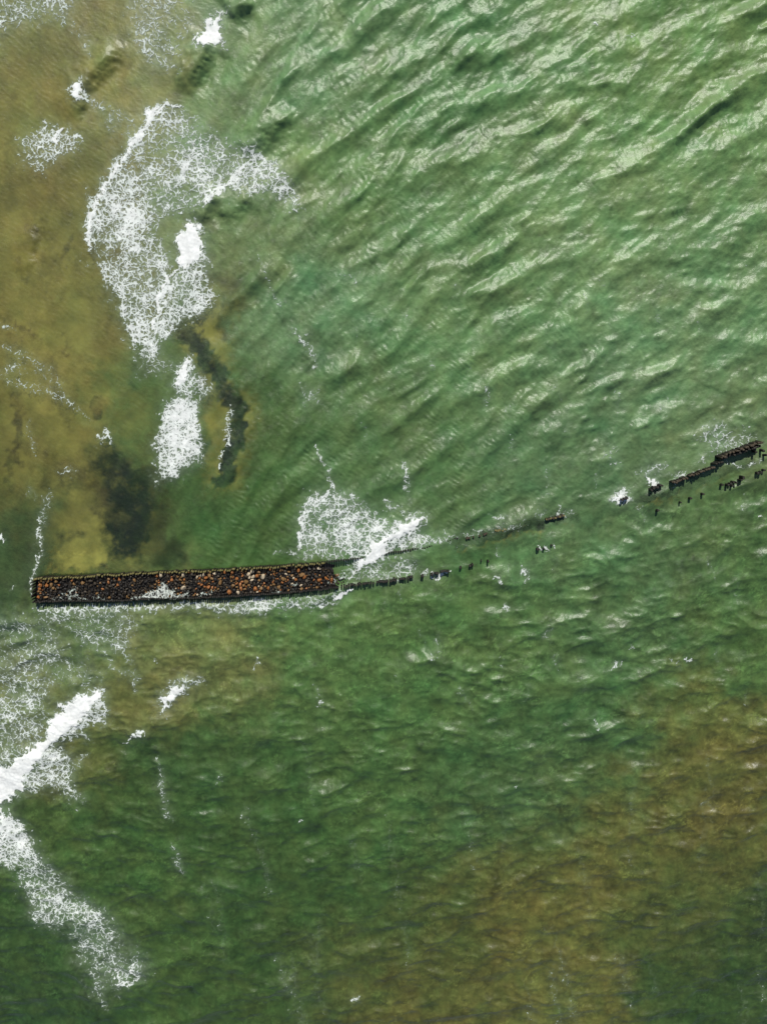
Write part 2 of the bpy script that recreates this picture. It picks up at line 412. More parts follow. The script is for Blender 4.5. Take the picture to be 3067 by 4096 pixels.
fline(a, [(925,780),(938,800)], .45, 5, 8)
fline(a, [(1055,830),(1050,880)], .40, 5, 8)
fline(a, [(340,1640),(350,1700),(355,1745),(375,1775)], .48, 5, 8)
fline(a, [(375,1820),(395,1890)], .44, 5, 8)
fline(a, [(478,1665),(460,1695)], .46, 5, 8)
rr = random.Random(5)
for i in range(26):
    x = rr.uniform(420, 1650); y = rr.uniform(1560, 2150)
    L = rr.uniform(80, 260); k = rr.uniform(0.02, 0.28)
    pts = [(x, y)]
    for s in range(4): pts.append((pts[-1][0]+L/4*(k+rr.uniform(-.15, .15)), pts[-1][1]+L/4))
    fline(a, pts, rr.uniform(.20, .34), rr.uniform(1.0, 3.2), 4.5, 1.3)
for i in range(70):
    x = rr.uniform(560, 1640); y = rr.uniform(560, 1500)
    L = rr.uniform(15, 60); k = rr.uniform(-0.1, 0.5)
    pts = [(x, y)]
    for s in range(3): pts.append((pts[-1][0]+L/3*(k+rr.uniform(-.3, .3)), pts[-1][1]+L/3))
    fline(a, pts, rr.uniform(.24, .36), rr.uniform(2, 5), 6, 1.0)

lump_n = np.clip(0.20+0.03*spectral(41, 2.2, 0.6)+0.03*spectral(42, 0.5, 0.5), 0, 2)
Z += LUMP*lump_n
Z += 0.03*np.clip(FOAM, 0, 1)*spectral(43, 0.5, 0.5)*0.5
# foot of the groyne: keep the water calm inside the two pile rows
gr = [(78,1248),(380,1238),(700,1218),(760,1212),(780,1262),(700,1278),(430,1293),(78,1302)]
calm = poly_val(gr, 8, U, V)
Z = Z*(1-calm)+(-0.25)*calm
FOAM *= (1-calm*ss(760, 700, U))

# ------------------------------------------------------------------ water colour (sediment, depth, painted crest rims) and clearness
def lin(c):
    c = np.asarray(c, float)/255.0
    return np.where(c <= 0.04045, c/12.92, ((c+0.055)/1.055)**2.4)
CP = [ # (V x, V y, albedo of the water there, radius)
 (1500,100,(0.121,0.231,0.057),260),(1000,120,(0.090,0.205,0.060),220),(700,100,(0.118,0.225,0.076),180),(1300,400,(0.124,0.238,0.071),280),(1600,420,(0.119,0.226,0.070),220),
 (800,350,(0.111,0.213,0.060),180),(1000,700,(0.108,0.207,0.065),260),(1400,750,(0.119,0.229,0.087),260),(700,650,(0.107,0.204,0.075),160),(850,950,(0.069,0.143,0.039),200),(1250,1000,(0.079,0.158,0.055),220),
 (1560,900,(0.111,0.165,0.057),140),(1600,700,(0.107,0.207,0.071),200),(560,500,(0.127,0.197,0.063),120),(560,900,(0.061,0.122,0.029),100),(520,1130,(0.053,0.115,0.024),120),(900,1080,(0.079,0.158,0.046),150),
 (500,200,(0.128,0.210,0.066),110),(330,180,(0.179,0.201,0.055),110),(150,150,(0.179,0.183,0.040),140),(60,250,(0.192,0.189,0.038),120),(120,450,(0.145,0.143,0.029),120),(60,600,(0.170,0.157,0.031),120),
 (250,640,(0.141,0.150,0.033),100),(330,850,(0.084,0.140,0.032),100),(420,620,(0.135,0.172,0.057),80),(60,1000,(0.134,0.131,0.026),120),(60,1160,(0.046,0.078,0.020),90),(30,1260,(0.039,0.077,0.022),80),
 (150,1380,(0.066,0.109,0.024),110),(400,1400,(0.123,0.157,0.041),130),(500,1440,(0.146,0.164,0.044),110),(250,1480,(0.124,0.135,0.030),100),(350,1530,(0.132,0.140,0.032),90),(90,1480,(0.105,0.125,0.031),100),
 (700,1380,(0.078,0.156,0.037),180),(1000,1350,(0.069,0.138,0.033),220),(1350,1250,(0.071,0.144,0.045),240),(1600,1150,(0.066,0.132,0.033),200),(1600,1350,(0.062,0.122,0.026),140),
 (200,1640,(0.091,0.104,0.021),90),(260,1750,(0.040,0.081,0.016),120),(330,1650,(0.032,0.073,0.017),120),(600,1600,(0.051,0.110,0.024),220),(900,1600,(0.054,0.118,0.027),260),(1200,1500,(0.056,0.123,0.030),260),
 (1250,1640,(0.042,0.097,0.028),160),(1100,1720,(0.040,0.095,0.029),160),(1500,1560,(0.108,0.116,0.022),110),(1600,1700,(0.088,0.092,0.017),160),(1450,1750,(0.100,0.102,0.019),160),(1300,1850,(0.096,0.104,0.019),180),
 (1100,1900,(0.084,0.094,0.017),160),(1200,2050,(0.097,0.105,0.020),200),(950,2000,(0.058,0.081,0.016),160),(850,2150,(0.084,0.089,0.017),160),(1500,1950,(0.057,0.076,0.015),160),(1600,2050,(0.030,0.064,0.013),160),(1500,2150,(0.032,0.065,0.013),160),
 (700,1850,(0.038,0.084,0.017),220),(500,1900,(0.039,0.083,0.017),220),(300,1900,(0.047,0.095,0.019),200),(100,1850,(0.046,0.086,0.017),120),(80,2050,(0.031,0.068,0.014),200),(300,2150,(0.037,0.077,0.015),160),(500,2150,(0.038,0.077,0.015),160),(150,2180,(0.028,0.061,0.015),160),
 (700,2100,(0.046,0.078,0.016),160),
 (280,1060,(0.022,0.042,0.010),60),(290,1150,(0.023,0.045,0.012),60),(230,1000,(0.036,0.058,0.015),40),(470,820,(0.033,0.059,0.014),30),(505,930,(0.028,0.056,0.013),35),(165,1205,(0.197,0.192,0.038),45),(180,1120,(0.110,0.113,0.027),40),(130,820,(0.208,0.194,0.039),70),(455,910,(0.197,0.190,0.038),25),
]
acc = np.zeros((NY, NX, 3)); ws = np.zeros((NY, NX))
for x, y, c, rad in CP:
    wgt = np.exp(-((UC-x)**2+(VC-y)**2)/(2*(rad*0.55)**2))+1e-9/(1+((U-x)/rad)**2+((V-y)/rad)**2)
    acc += wgt[..., None]*np.array(c); ws += wgt
BODY = acc/ws[..., None]
turb_rims = cloud(31, 5.0)*0.6+cloud(32, 1.6)*0.5
def wisp(seed, size, wid):
    n = spectral(seed, size, .6)+.35*n4; return np.exp(-(n/wid)**2)
streak = spectral(35, 0.8, .5, 3, .35); fine = cloud(34, .6)
rim_lines = wisp(36, 4.0, .16)*np.clip(.5+.6*cloud(37, 5), 0, 1.6)+.7*wisp(38, 2.0, .16)*np.clip(.4+.6*cloud(39, 4), 0, 1.6)  # pale lines paint light-catching crest rims into the water colour
turb_rims = turb_rims*(0.85-.1*lower)+fine*.22+lower*(.14*streak+.55*cloud(40, 3.0))+rim_lines*(.6+2.0*lower)-.35  # sediment clouds, plus painted rims and dark wave troughs
BODY *= (np.clip(1+0.17*turb_rims, 0.42, 2.0)*(1+.02*lower))[..., None]
BODY[..., 0] *= np.clip(1+0.07*cloud(33, 8), 0.7, 1.3)

lum = BODY @ np.array([.3, .6, .1])
BODY = BODY*.93+.07*lum[..., None]*np.array([1.02, 1.0, .80])
veil = np.fft.ifft2(np.fft.fft2(np.clip(FOAM, 0, 1))*np.exp(-0.5*(KK*0.7)**2)).real
milk = np.clip(.24*np.clip(FOAM, 0, 1)+.30*veil*(1+.3*n1), 0, .5)
BODY = BODY*(1-milk[..., None])+milk[..., None]*np.array([.30, .38, .27])
CLEAR = np.zeros((NY, NX))
def cpoly(pts, val, feather):
    global CLEAR
    idx = bbox(pts, feather+60, U, V)
    CLEAR[idx] = np.maximum(CLEAR[idx], val*poly_val(pts, feather, U[idx]+n1[idx]*6, V[idx]+n2[idx]*6))
cpoly([(262,945),(312,1010),(336,1090),(322,1160),(292,1212),(236,1232),(228,1180),(206,1130),(195,1060),(180,1000)], .60, 40)
cpoly([(370,690),(440,720),(500,800),(530,880),(515,1000),(470,1060),(455,1040),(490,900),(440,800)], .72, 18)
cpoly([(100,1180),(240,1170),(240,1235),(95,1235)], .72, 16)
cpoly([(985,1165),(1060,1145),(1240,1100),(1250,1120),(1100,1165),(1000,1185)], .6, 16)  # clear strip that shows the shade painted along the sunken piles
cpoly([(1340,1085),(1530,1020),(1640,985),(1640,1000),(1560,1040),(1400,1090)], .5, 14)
cpoly([(-40,380),(200,330),(210,560),(250,700),(300,800),(330,900),(330,1040),(360,1080),(340,1180),(250,1240),(90,1240),(100,1100),(60,1060),(-40,1060)], .46, 75)
cpoly([(370,690),(470,640),(520,800),(560,900),(520,1060),(430,1060),(430,800)], .58, 40)
cpoly([(-40,100),(150,60),(200,300),(-40,400)], .34, 60)
cpoly([(420,580),(520,600),(520,720),(440,720)], .45, 25)

CLEAR = np.clip(CLEAR*(1+.16*cloud(52, 7)+.10*cloud(53, 2)), 0, .85)

# ------------------------------------------------------------------ materials
def new_mat(name):
    m = bpy.data.materials.new(name); m.use_nodes = True
    nt = m.node_tree
    for n in list(nt.nodes): nt.nodes.remove(n)
    return m, nt
def N(nt, typ, **kw):
    n = nt.nodes.new(typ)
    for k, v in kw.items():
        if k.startswith('i_'):
            n.inputs[k[2:].replace('_', ' ')].default_value = v
        else: setattr(n, k, v)
    return n
def foam_pattern(nt):
    L = nt.links
    tc = N(nt, 'ShaderNodeTexCoord')
    wob = N(nt, 'ShaderNodeTexNoise', i_Scale=0.9, i_Detail=3.0, i_Roughness=.55)
    L.new(tc.outputs['Object'], wob.inputs['Vector'])
    sub = N(nt, 'ShaderNodeVectorMath', operation='SUBTRACT'); sub.inputs[1].default_value = (.5, .5, .5)
    L.new(wob.outputs['Color'], sub.inputs[0])
    scl = N(nt, 'ShaderNodeVectorMath', operation='SCALE'); scl.inputs['Scale'].default_value = 1.25
    L.new(sub.outputs[0], scl.inputs[0])
    ad = N(nt, 'ShaderNodeVectorMath', operation='ADD')
    L.new(tc.outputs['Object'], ad.inputs[0]); L.new(scl.outputs[0], ad.inputs[1])
    flat = N(nt, 'ShaderNodeVectorMath', operation='MULTIPLY'); flat.inputs[1].default_value = (1, 1, 0)
    L.new(ad.outputs[0], flat.inputs[0])
    def web(scale, width):
        vo = N(nt, 'ShaderNodeTexVoronoi', feature='DISTANCE_TO_EDGE', voronoi_dimensions='2D'); vo.inputs['Scale'].default_value = scale
        L.new(flat.outputs[0], vo.inputs['Vector'])
        mr = N(nt, 'ShaderNodeMapRange', interpolation_type='SMOOTHSTEP'); mr.inputs['From Min'].default_value = 0.0; mr.inputs['From Max'].default_value = width
        mr.inputs['To Min'].default_value = 1.0; mr.inputs['To Max'].default_value = 0.0
        L.new(vo.outputs['Distance'], mr.inputs['Value']); return mr.outputs[0]
    a, b, c = web(1.35, .22), web(2.7, .25), web(5.5, .30)
    no = N(nt, 'ShaderNodeTexNoise', i_Scale=2.0, i_Detail=6.0, i_Roughness=0.68)
    L.new(tc.outputs['Object'], no.inputs['Vector'])
    nr = N(nt, 'ShaderNodeMapRange'); nr.inputs['From Min'].default_value = .30; nr.inputs['From Max'].default_value = .70
    L.new(no.outputs[0], nr.inputs['Value'])
    def mul(x, k):
        m = N(nt, 'ShaderNodeMath', operation='MULTIPLY'); m.inputs[1].default_value = k; L.new(x, m.inputs[0]); return m.outputs[0]
    def plus(x, y):
        m = N(nt, 'ShaderNodeMath', operation='ADD'); L.new(x, m.inputs[0]); L.new(y, m.inputs[1]); return m.outputs[0]
    P = plus(plus(plus(mul(a, .30), mul(b, .28)), mul(c, .14)), mul(nr.outputs[0], .36))
    at_ = N(nt, 'ShaderNodeAttribute', attribute_name='foam')
    S = plus(mul(P, .9), at_.outputs['Fac'])
    mr = N(nt, 'ShaderNodeMapRange', interpolation_type='SMOOTHSTEP'); mr.inputs['From Min'].default_value = 0.90; mr.inputs['From Max'].default_value = 1.26
    L.new(S, mr.inputs['Value'])
    return mr.outputs[0], no

m_foam, nt = new_mat('sea_foam')
fac, no = foam_pattern(nt)
bsdf = N(nt, 'ShaderNodeBsdfDiffuse')
fa = N(nt, 'ShaderNodeAttribute', attribute_name='foam'); fmr = N(nt, 'ShaderNodeMapRange'); fmr.inputs['From Min'].default_value = .45; fmr.inputs['From Max'].default_value = 1.05
fmc = N(nt, 'ShaderNodeMix', data_type='RGBA'); fmc.inputs['A'].default_value = (.60, .68, .61, 1); fmc.inputs['B'].default_value = (.92, .94, .91, 1)
nt.links.new(fa.outputs['Fac'], fmr.inputs['Value']); nt.links.new(fmr.outputs[0], fmc.inputs['Factor']); fno = N(nt, 'ShaderNodeTexNoise', i_Scale=1.3, i_Detail=5.0, i_Roughness=.65); ftc = N(nt, 'ShaderNodeTexCoord'); nt.links.new(ftc.outputs['Object'], fno.inputs['Vector'])
fm2 = N(nt, 'ShaderNodeMapRange'); fm2.inputs['From Min'].default_value = .3; fm2.inputs['From Max'].default_value = .65; fm2.inputs['To Min'].default_value = .74; nt.links.new(fno.outputs[0], fm2.inputs['Value'])
fsc = N(nt, 'ShaderNodeVectorMath', operation='SCALE'); nt.links.new(fmc.outputs['Result'], fsc.inputs[0]); nt.links.new(fm2.outputs[0], fsc.inputs['Scale'])
nt.links.new(fsc.outputs[0], bsdf.inputs['Color'])
tr = N(nt, 'ShaderNodeBsdfTransparent'); mx = N(nt, 'ShaderNodeMixShader'); out = N(nt, 'ShaderNodeOutputMaterial')
nt.links.new(fac, mx.inputs[0]); nt.links.new(tr.outputs[0], mx.inputs[1]); nt.links.new(bsdf.outputs[0], mx.inputs[2]); nt.links.new(mx.outputs[0], out.inputs[0])
bp = N(nt, 'ShaderNodeBump'); bp.inputs['Strength'].default_value = .2; bp.inputs['Distance'].default_value = .1
nt.links.new(no.outputs[0], bp.inputs['Height']); up = N(nt, 'ShaderNodeVectorMath', operation='ADD'); up.inputs[1].default_value = (0, 0, 1.0); nt.links.new(bp.outputs[0], up.inputs[0])
un = N(nt, 'ShaderNodeVectorMath', operation='NORMALIZE'); nt.links.new(up.outputs[0], un.inputs[0]); nt.links.new(un.outputs[0], bsdf.inputs['Normal'])

m_water, nt = new_mat('sea_water')
L = nt.links
ab = N(nt, 'ShaderNodeAttribute', attribute_name='body'); ac = N(nt, 'ShaderNodeAttribute', attribute_name='clear')
df = N(nt, 'ShaderNodeBsdfDiffuse'); L.new(ab.outputs['Color'], df.inputs['Color'])
tr = N(nt, 'ShaderNodeBsdfTransparent'); tr.inputs['Color'].default_value = (.90, .93, .78, 1)
m1 = N(nt, 'ShaderNodeMixShader'); L.new(ac.outputs['Fac'], m1.inputs[0]); L.new(df.outputs[0], m1.inputs[1]); L.new(tr.outputs[0], m1.inputs[2])
gl = N(nt, 'ShaderNodeBsdfGlossy'); gl.inputs['Roughness'].default_value = .25
gl2 = N(nt, 'ShaderNodeBsdfGlossy'); gl2.inputs['Roughness'].default_value = .50
gm = N(nt, 'ShaderNodeMixShader'); gm.inputs[0].default_value = .66; L.new(gl.outputs[0], gm.inputs[1]); L.new(gl2.outputs[0], gm.inputs[2])
fr = N(nt, 'ShaderNodeFresnel'); fr.inputs['IOR'].default_value = 1.54
ge = N(nt, 'ShaderNodeNewGeometry'); inv = N(nt, 'ShaderNodeMath', operation='SUBTRACT'); inv.inputs[0].default_value = 1.0; L.new(ge.outputs['Backfacing'], inv.inputs[1])
ff = N(nt, 'ShaderNodeMath', operation='MULTIPLY'); L.new(fr.outputs[0], ff.inputs[0]); L.new(inv.outputs[0], ff.inputs[1])   # seen from below the water lets the sun in
m2 = N(nt, 'ShaderNodeMixShader'); L.new(ff.outputs[0], m2.inputs[0]); L.new(m1.outputs[0], m2.inputs[1]); L.new(gm.outputs[0], m2.inputs[2])
out = N(nt, 'ShaderNodeOutputMaterial'); L.new(m2.outputs[0], out.inputs[0])
tc = N(nt, 'ShaderNodeTexCoord'); no = N(nt, 'ShaderNodeTexNoise', i_Scale=5.0, i_Detail=4.0, i_Roughness=.65)
L.new(tc.outputs['Object'], no.inputs['Vector'])
bp = N(nt, 'ShaderNodeBump'); bp.inputs['Strength'].default_value = 1.0; bp.inputs['Distance'].default_value = .035
L.new(no.outputs[0], bp.inputs['Height'])
for n in (df, gl, gl2, fr): L.new(bp.outputs[0], n.inputs['Normal'])

# ------------------------------------------------------------------ mesh from grids
def grid_mesh(name, co, faces_mask, mat, attrs, cols=None):
    ny, nx = co.shape[:2]
    vid = np.arange(ny*nx).reshape(ny, nx)
    q = np.stack([vid[:-1, :-1], vid[:-1, 1:], vid[1:, 1:], vid[1:, :-1]], -1).reshape(-1, 4)
    if faces_mask is not None: q = q[faces_mask.ravel()]
    used = np.unique(q); remap = np.full(ny*nx, -1, np.int64); remap[used] = np.arange(len(used))
    q = remap[q]; pts = co.reshape(-1, 3)[used]
    me = bpy.data.meshes.new(name)
    me.vertices.add(len(pts)); me.vertices.foreach_set('co', pts.astype(np.float32).ravel())
    me.loops.add(q.size); me.loops.foreach_set('vertex_index', q.astype(np.int32).ravel())
    me.polygons.add(len(q)); me.polygons.foreach_set('loop_start', np.arange(0, q.size, 4, dtype=np.int32))
    me.update(calc_edges=True)
    me.polygons.foreach_set('use_smooth', np.ones(len(q), bool))
    for k, arr in attrs.items():
        if arr.ndim == 3:
            at_ = me.attributes.new(k, 'FLOAT_COLOR', 'POINT')
            c4 = np.concatenate([arr, np.ones(arr.shape[:2]+(1,))], -1).reshape(-1, 4)[used]
            at_.data.foreach_set('color', c4.astype(np.float32).ravel())
        else:
            at_ = me.attributes.new(k, 'FLOAT', 'POINT')
            at_.data.foreach_set('value', arr.reshape(-1)[used].astype(np.float32))
    me.materials.append(mat); me.validate()
    o = bpy.data.objects.new(name, me); C.objects.link(o)
    return o
edge = np.minimum.outer(np.minimum(np.arange(NY), NY-1-np.arange(NY)), np.full(NX, 10**6))
edge = np.minimum(edge, np.minimum(np.arange(NX), NX-1-np.arange(NX))[None, :])*DX
tap = ss(0, 3, edge)
POS = np.stack([GX-DXX*tap, GY-DYY*tap, Z*tap], -1)
# widen: rings of coarse cells out to the far sea
far = np.array([4, 12, 30, 70, 160, 350, 700, 1500.0])
px = np.concatenate([X0-far[::-1], np.zeros(NX), X1+far]); py = np.concatenate([Y0-far[::-1], np.zeros(NY), Y1+far])
def pad(a):
    return np.pad(a, ((8, 8), (8, 8))+((0, 0),)*(a.ndim-2), mode='edge')
PP = pad(POS)
PP[:, :8, 0] = px[None, :8]; PP[:, -8:, 0] = px[None, -8:]; PP[:8, :, 1] = py[:8, None]; PP[-8:, :, 1] = py[-8:, None]
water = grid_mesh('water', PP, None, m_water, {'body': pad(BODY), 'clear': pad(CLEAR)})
tag(water, 'choppy green sea with sandy shallows at the left and olive sediment at lower right', 'sea', kind='structure')

fm = (FOAM[:-1, :-1]+FOAM[1:, 1:]+FOAM[1:, :-1]+FOAM[:-1, 1:])/4 > 0.06
fz = POS.copy(); fz[..., 2] += 0.02+0.03*np.clip(FOAM, 0, 1)
fidc = np.maximum(np.maximum(FID[:-1, :-1], FID[1:, 1:]), np.maximum(FID[1:, :-1], FID[:-1, 1:]))
for k, lab in FL.items():
    msk = fm & (fidc == k)
    if msk.any():
        o = grid_mesh('sea_foam', fz, msk, m_foam, {'foam': FOAM})
        tag(o, lab, 'foam', kind='stuff')

# ------------------------------------------------------------------ seabed
m_bed, nt = new_mat('sand_weed_and_shade'); L = nt.links
ab = N(nt, 'ShaderNodeAttribute', attribute_name='weed')
tc = N(nt, 'ShaderNodeTexCoord'); no = N(nt, 'ShaderNodeTexNoise', i_Scale=.55, i_Detail=6.0, i_Roughness=.62); L.new(tc.outputs['Object'], no.inputs['Vector'])
ad = N(nt, 'ShaderNodeMath', operation='ADD'); L.new(ab.outputs['Fac'], ad.inputs[0]); L.new(no.outputs[0], ad.inputs[1])
mr = N(nt, 'ShaderNodeMapRange', interpolation_type='SMOOTHSTEP'); mr.inputs['From Min'].default_value = .64; mr.inputs['From Max'].default_value = 1.10
L.new(ad.outputs[0], mr.inputs['Value'])
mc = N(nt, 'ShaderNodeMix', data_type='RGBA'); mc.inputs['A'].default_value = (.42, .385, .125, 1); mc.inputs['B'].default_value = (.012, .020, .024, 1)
L.new(mr.outputs[0], mc.inputs['Factor'])
b = N(nt, 'ShaderNodeBsdfDiffuse'); L.new(mc.outputs['Result'], b.inputs['Color'])
out = N(nt, 'ShaderNodeOutputMaterial'); L.new(b.outputs[0], out.inputs[0])
st = 4
bx = GX[::st, ::st]; by = GY[::st, ::st]; bu = U[::st, ::st]; bv = V[::st, ::st]
WEED_SHADE = np.zeros_like(bx)-0.05
def weed(pts, val, feather, line=False, width=10):  # real weed, and painted shade along the broken pile rows
    m = np.where(np.ones_like(bu, bool))
    if line:
        d, _, _ = dist_line(pts, bu+n1[::st, ::st]*5, bv+n2[::st, ::st]*5)
        v = val*(1-ss(width*.5, width*.5+feather, d))
    else: v = val*poly_val(pts, feather, bu+n1[::st, ::st]*5, bv+n2[::st, ::st]*5)
    np.maximum(WEED_SHADE, v, out=WEED_SHADE)
weed([(382,705),(430,750),(460,800),(488,850),(512,885),(505,960),(478,1045)], .60, 18, True, 28)
weed([(262,945),(312,1010),(336,1090),(322,1160),(292,1212),(236,1232),(228,1180),(206,1130),(195,1060),(180,1000)], .60, 34)
weed([(150,950),(200,960),(210,1060),(180,1090),(120,1080)], .34, 25)
weed([(208,872),(206,895)], .75, 8, True, 20)
weed([(485,640),(480,715)], .40, 16, True, 24)
weed([(300,760),(285,830)], .46, 16, True, 22)
weed([(0,688),(25,700),(80,735)], .50, 7, True, 9)
weed([(130,755),(128,775)], .6, 5, True, 6)
weed([(20,870),(32,940),(20,1000)], .50, 10, True, 9)
weed([(960,1175),(1060,1152),(1240,1108)], .95, 16, True, 26)  # no weed bed: underwater shade along the sunken piles, painted dark
weed([(1330,1085),(1460,1050),(1560,1015),(1640,985)], .9, 16, True, 30)  # dark band painted on the bed between the right pile rows
weed([(5,980),(8,1050)], .5, 8, True, 10)
weed([(115,1145),(185,1145),(185,1175),(120,1180)], .38, 14)
weed([(85,1225),(240,1215),(240,1250),(85,1250)], .36, 12)
weed([(160,540),(210,560),(215,610),(180,640),(170,600)], .30, 18)
weed([(20,560),(60,470),(130,450),(150,560),(60,620)], .22, 25)
for k in range(26):
    q = random.Random(k+90); wx, wy = q.uniform(0, 260), q.uniform(430, 1080)
    if wx > 150 and wy > 700: wx *= .5
    weed([(wx, wy), (wx+q.uniform(-8, 8), wy+q.uniform(12, 34)), (wx+q.uniform(-14, 14), wy+q.uniform(36, 70))], q.uniform(.22, .42), 9, True, q.uniform(5, 14))
weed([(90,500),(130,540),(120,600),(100,560)], .30, 16); weed([(40,1000),(100,960),(150,1010),(110,1060)], .26, 20)
weed([(430,945),(455,955),(440,985),(420,1000)], .45, 10)
BP = np.stack([bx, by, -1.1+0.12*cloud(51, 6)[::st, ::st]], -1)
bed = grid_mesh('seabed', BP, None, m_bed, {'weed': WEED_SHADE})
tag(bed, 'golden sandy bottom with dark weed patches under the shallow water', 'seabed', kind='structure')

# ------------------------------------------------------------------ groyne
def wood_mat(name, side, top, rough=.7):
    m, nt = new_mat(name); L = nt.links
    tc = N(nt, 'ShaderNodeTexCoord'); no = N(nt, 'ShaderNodeTexNoise', i_Scale=6.0, i_Detail=4.0); L.new(tc.outputs['Object'], no.inputs['Vector'])
    sx = N(nt, 'ShaderNodeSeparateXYZ'); L.new(tc.outputs['Object'], sx.inputs[0])
    mr = N(nt, 'ShaderNodeMapRange'); mr.inputs['From Min'].default_value = .55; mr.inputs['From Max'].default_value = 1.0
    ad = N(nt, 'ShaderNodeMath', operation='ADD'); L.new(sx.outputs[2], ad.inputs[0])
    ml = N(nt, 'ShaderNodeMath', operation='MULTIPLY_ADD'); ml.inputs[1].default_value = .5; ml.inputs[2].default_value = -.25; L.new(no.outputs[0], ml.inputs[0]); L.new(ml.outputs[0], ad.inputs[1])
    L.new(ad.outputs[0], mr.inputs['Value'])
    mc = N(nt, 'ShaderNodeMix', data_type='RGBA'); mc.inputs['A'].default_value = side+(1,); mc.inputs['B'].default_value = top+(1,); L.new(mr.outputs[0], mc.inputs['Factor'])
    b = N(nt, 'ShaderNodeBsdfPrincipled'); b.inputs['Roughness'].default_value = rough; L.new(mc.outputs['Result'], b.inputs['Base Color'])
    out = N(nt, 'ShaderNodeOutputMaterial'); L.new(b.outputs[0], out.inputs[0]); return m
m_algae = wood_mat('algae_covered_timber', (.012, .010, .005), (.16, .14, .045))
m_black = wood_mat('wet_black_timber', (.006, .005, .004), (.020, .017, .011))
m_brown = wood_mat('wet_brown_timber', (.010, .007, .004), (.055, .040, .022))
def pile_bm(bm, seed, x=0, y=0, z0=-1.2, h=1.0, r=.11, tilt=(0, 0)):
    rs = random.Random(seed); seg = 9; rings = []
    zs = [z0, 0.0, h*.45, h*.85, h*.97, h]
    ph = rs.uniform(0, 6)
    for k, z in enumerate(zs):
        rr_ = r*(1.06, 1.04, 1.0, .97, .93, .72)[k]
        ring = []
        for s in range(seg):
            a = 2*math.pi*s/seg
            q = rr_*(1+.10*math.sin(2*a+ph)+rs.uniform(-.05, .05))
            ring.append(bm.verts.new((x+q*math.cos(a)+tilt[0]*z, y+q*math.sin(a)+tilt[1]*z, z+(rs.uniform(-.04, .04) if k > 3 else 0))))
        rings.append(ring)
    for k in range(len(zs)-1):
        for s in range(seg):
            bm.faces.new((rings[k][s], rings[k][(s+1) % seg], rings[k+1][(s+1) % seg], rings[k+1][s]))
    c = bm.verts.new((x+tilt[0]*h, y+tilt[1]*h, h+.01))
    for s in range(seg): bm.faces.new((rings[-1][s], rings[-1][(s+1) % seg], c))
def mesh_of(name, bm, mat, smooth=True):
    me = bpy.data.meshes.new(name); bm.normal_update(); bm.to_mesh(me); bm.free()
    me.materials.append(mat)
    if smooth: me.polygons.foreach_set('use_smooth', np.ones(len(me.polygons), bool))
    return me
PV = {}
for key, mat in (('algae', m_algae), ('black', m_black), ('brown', m_brown)):
    PV[key] = []
    for s in range(6):
        bm = bmesh.new(); rs = random.Random(s*7+len(key)); pile_bm(bm, s+20, tilt=(rs.uniform(-.04, .04), rs.uniform(-.04, .04)))
        PV[key].append(mesh_of('timber_pile', bm, mat))
prs = random.Random(3)
REST = []
def pile(vx, vy, key, h, r, label, group=None, zref=.5):
    p = at(vx, vy, zref*h)
    if label is None: REST.append((p.x, p.y+prs.uniform(-.06, .06), h*prs.uniform(.85, 1.1), r)); return
    o = bpy.data.objects.new('timber_pile', prs.choice(PV[key])); C.objects.link(o)
    o.location = (p.x+prs.uniform(-.03, .03), p.y+prs.uniform(-.07, .07), 0)
    k = r/.11*prs.uniform(.82, 1.16); o.scale = (k, k, h*prs.uniform(.80, 1.12)); o.rotation_euler = (prs.uniform(-.06, .06), prs.uniform(-.06, .06), prs.uniform(0, 6.28))
    return tag(o, label, 'pile', group)
def path_points(pts, step):
    out = []; acc = 0.0
    for (ax, ay), (bx_, by_) in zip(pts[:-1], pts[1:]):
        Lg = math.hypot(bx_-ax, by_-ay); t = acc
        while t < Lg:
            out.append((ax+(bx_-ax)*t/Lg, ay+(by_-ay)*t/Lg)); t += step
        acc = t-Lg
    return out
UP = [(78,1249),(168,1245.5),(282,1238.5),(430,1232.5),(515,1228.5),(606,1223),(698,1215.5),(754,1208),(780,1204),(853,1193),(922,1182),(990,1161)]
LOW = [(78,1301),(132,1298.5),(259,1298),(316,1293.5),(430,1291.5),(492,1289),(606,1282),(675,1276)]
for x, y in path_points(UP, 5.2):
    h = 1.05 if x < 640 else 1.05-(x-640)/350*.78
    if x < 705: pile(x, y, 'algae', h, .115, 'mossy olive topped timber pile in the close upper row beside the stone fill', 'mossy piles of the upper row')
    else: pile(x, y, 'algae', max(.14, h*.7-max(0, x-740)/380), .11, None)
for x, y in path_points([(79,1254),(79,1299)], 5.2):
    pile(x, y, 'black', 1.35, .10, 'black timber pile closing the left end of the stone groyne', 'piles across the left end of the groyne', .2)
for x, y in path_points(LOW+[(700,1273),(727,1269)], 4.6):
    pile(x, y, 'black', prs.uniform(.85, 1.05) if x < 675 else .8, prs.uniform(.11, .13), None, None, .9)
z3 = lambda x, y: (648+x*.2282, 1080+y*.2282)
for x, y in [(355,826),(390,818),(415,815),(437,815),(460,810),(485,804),(503,803),(520,803),(545,797),(562,795),(580,793),(600,790),(615,788),(633,786),(650,784),(668,784),(690,785),
             (728,780),(735,772),(752,772),(762,768),(775,774),(790,770),(806,772),(824,768),(852,766),(868,762),(880,757),(890,745),(896,760),(912,752),(942,750),(962,748),(978,745),(1000,742),(1022,737),(1042,732),(1062,730)]:
    pile(*z3(x, y), 'black', .62, .12, 'short black pile standing apart in the foamy lower row', 'short piles of the lower row in the foam')
for x, y in [(1155,722),(1162,714)]: pile(*z3(x, y), 'black', .6, .14, 'black pile of a touching pair left of the foam ringed pile cluster', 'pair of piles left of the cluster')
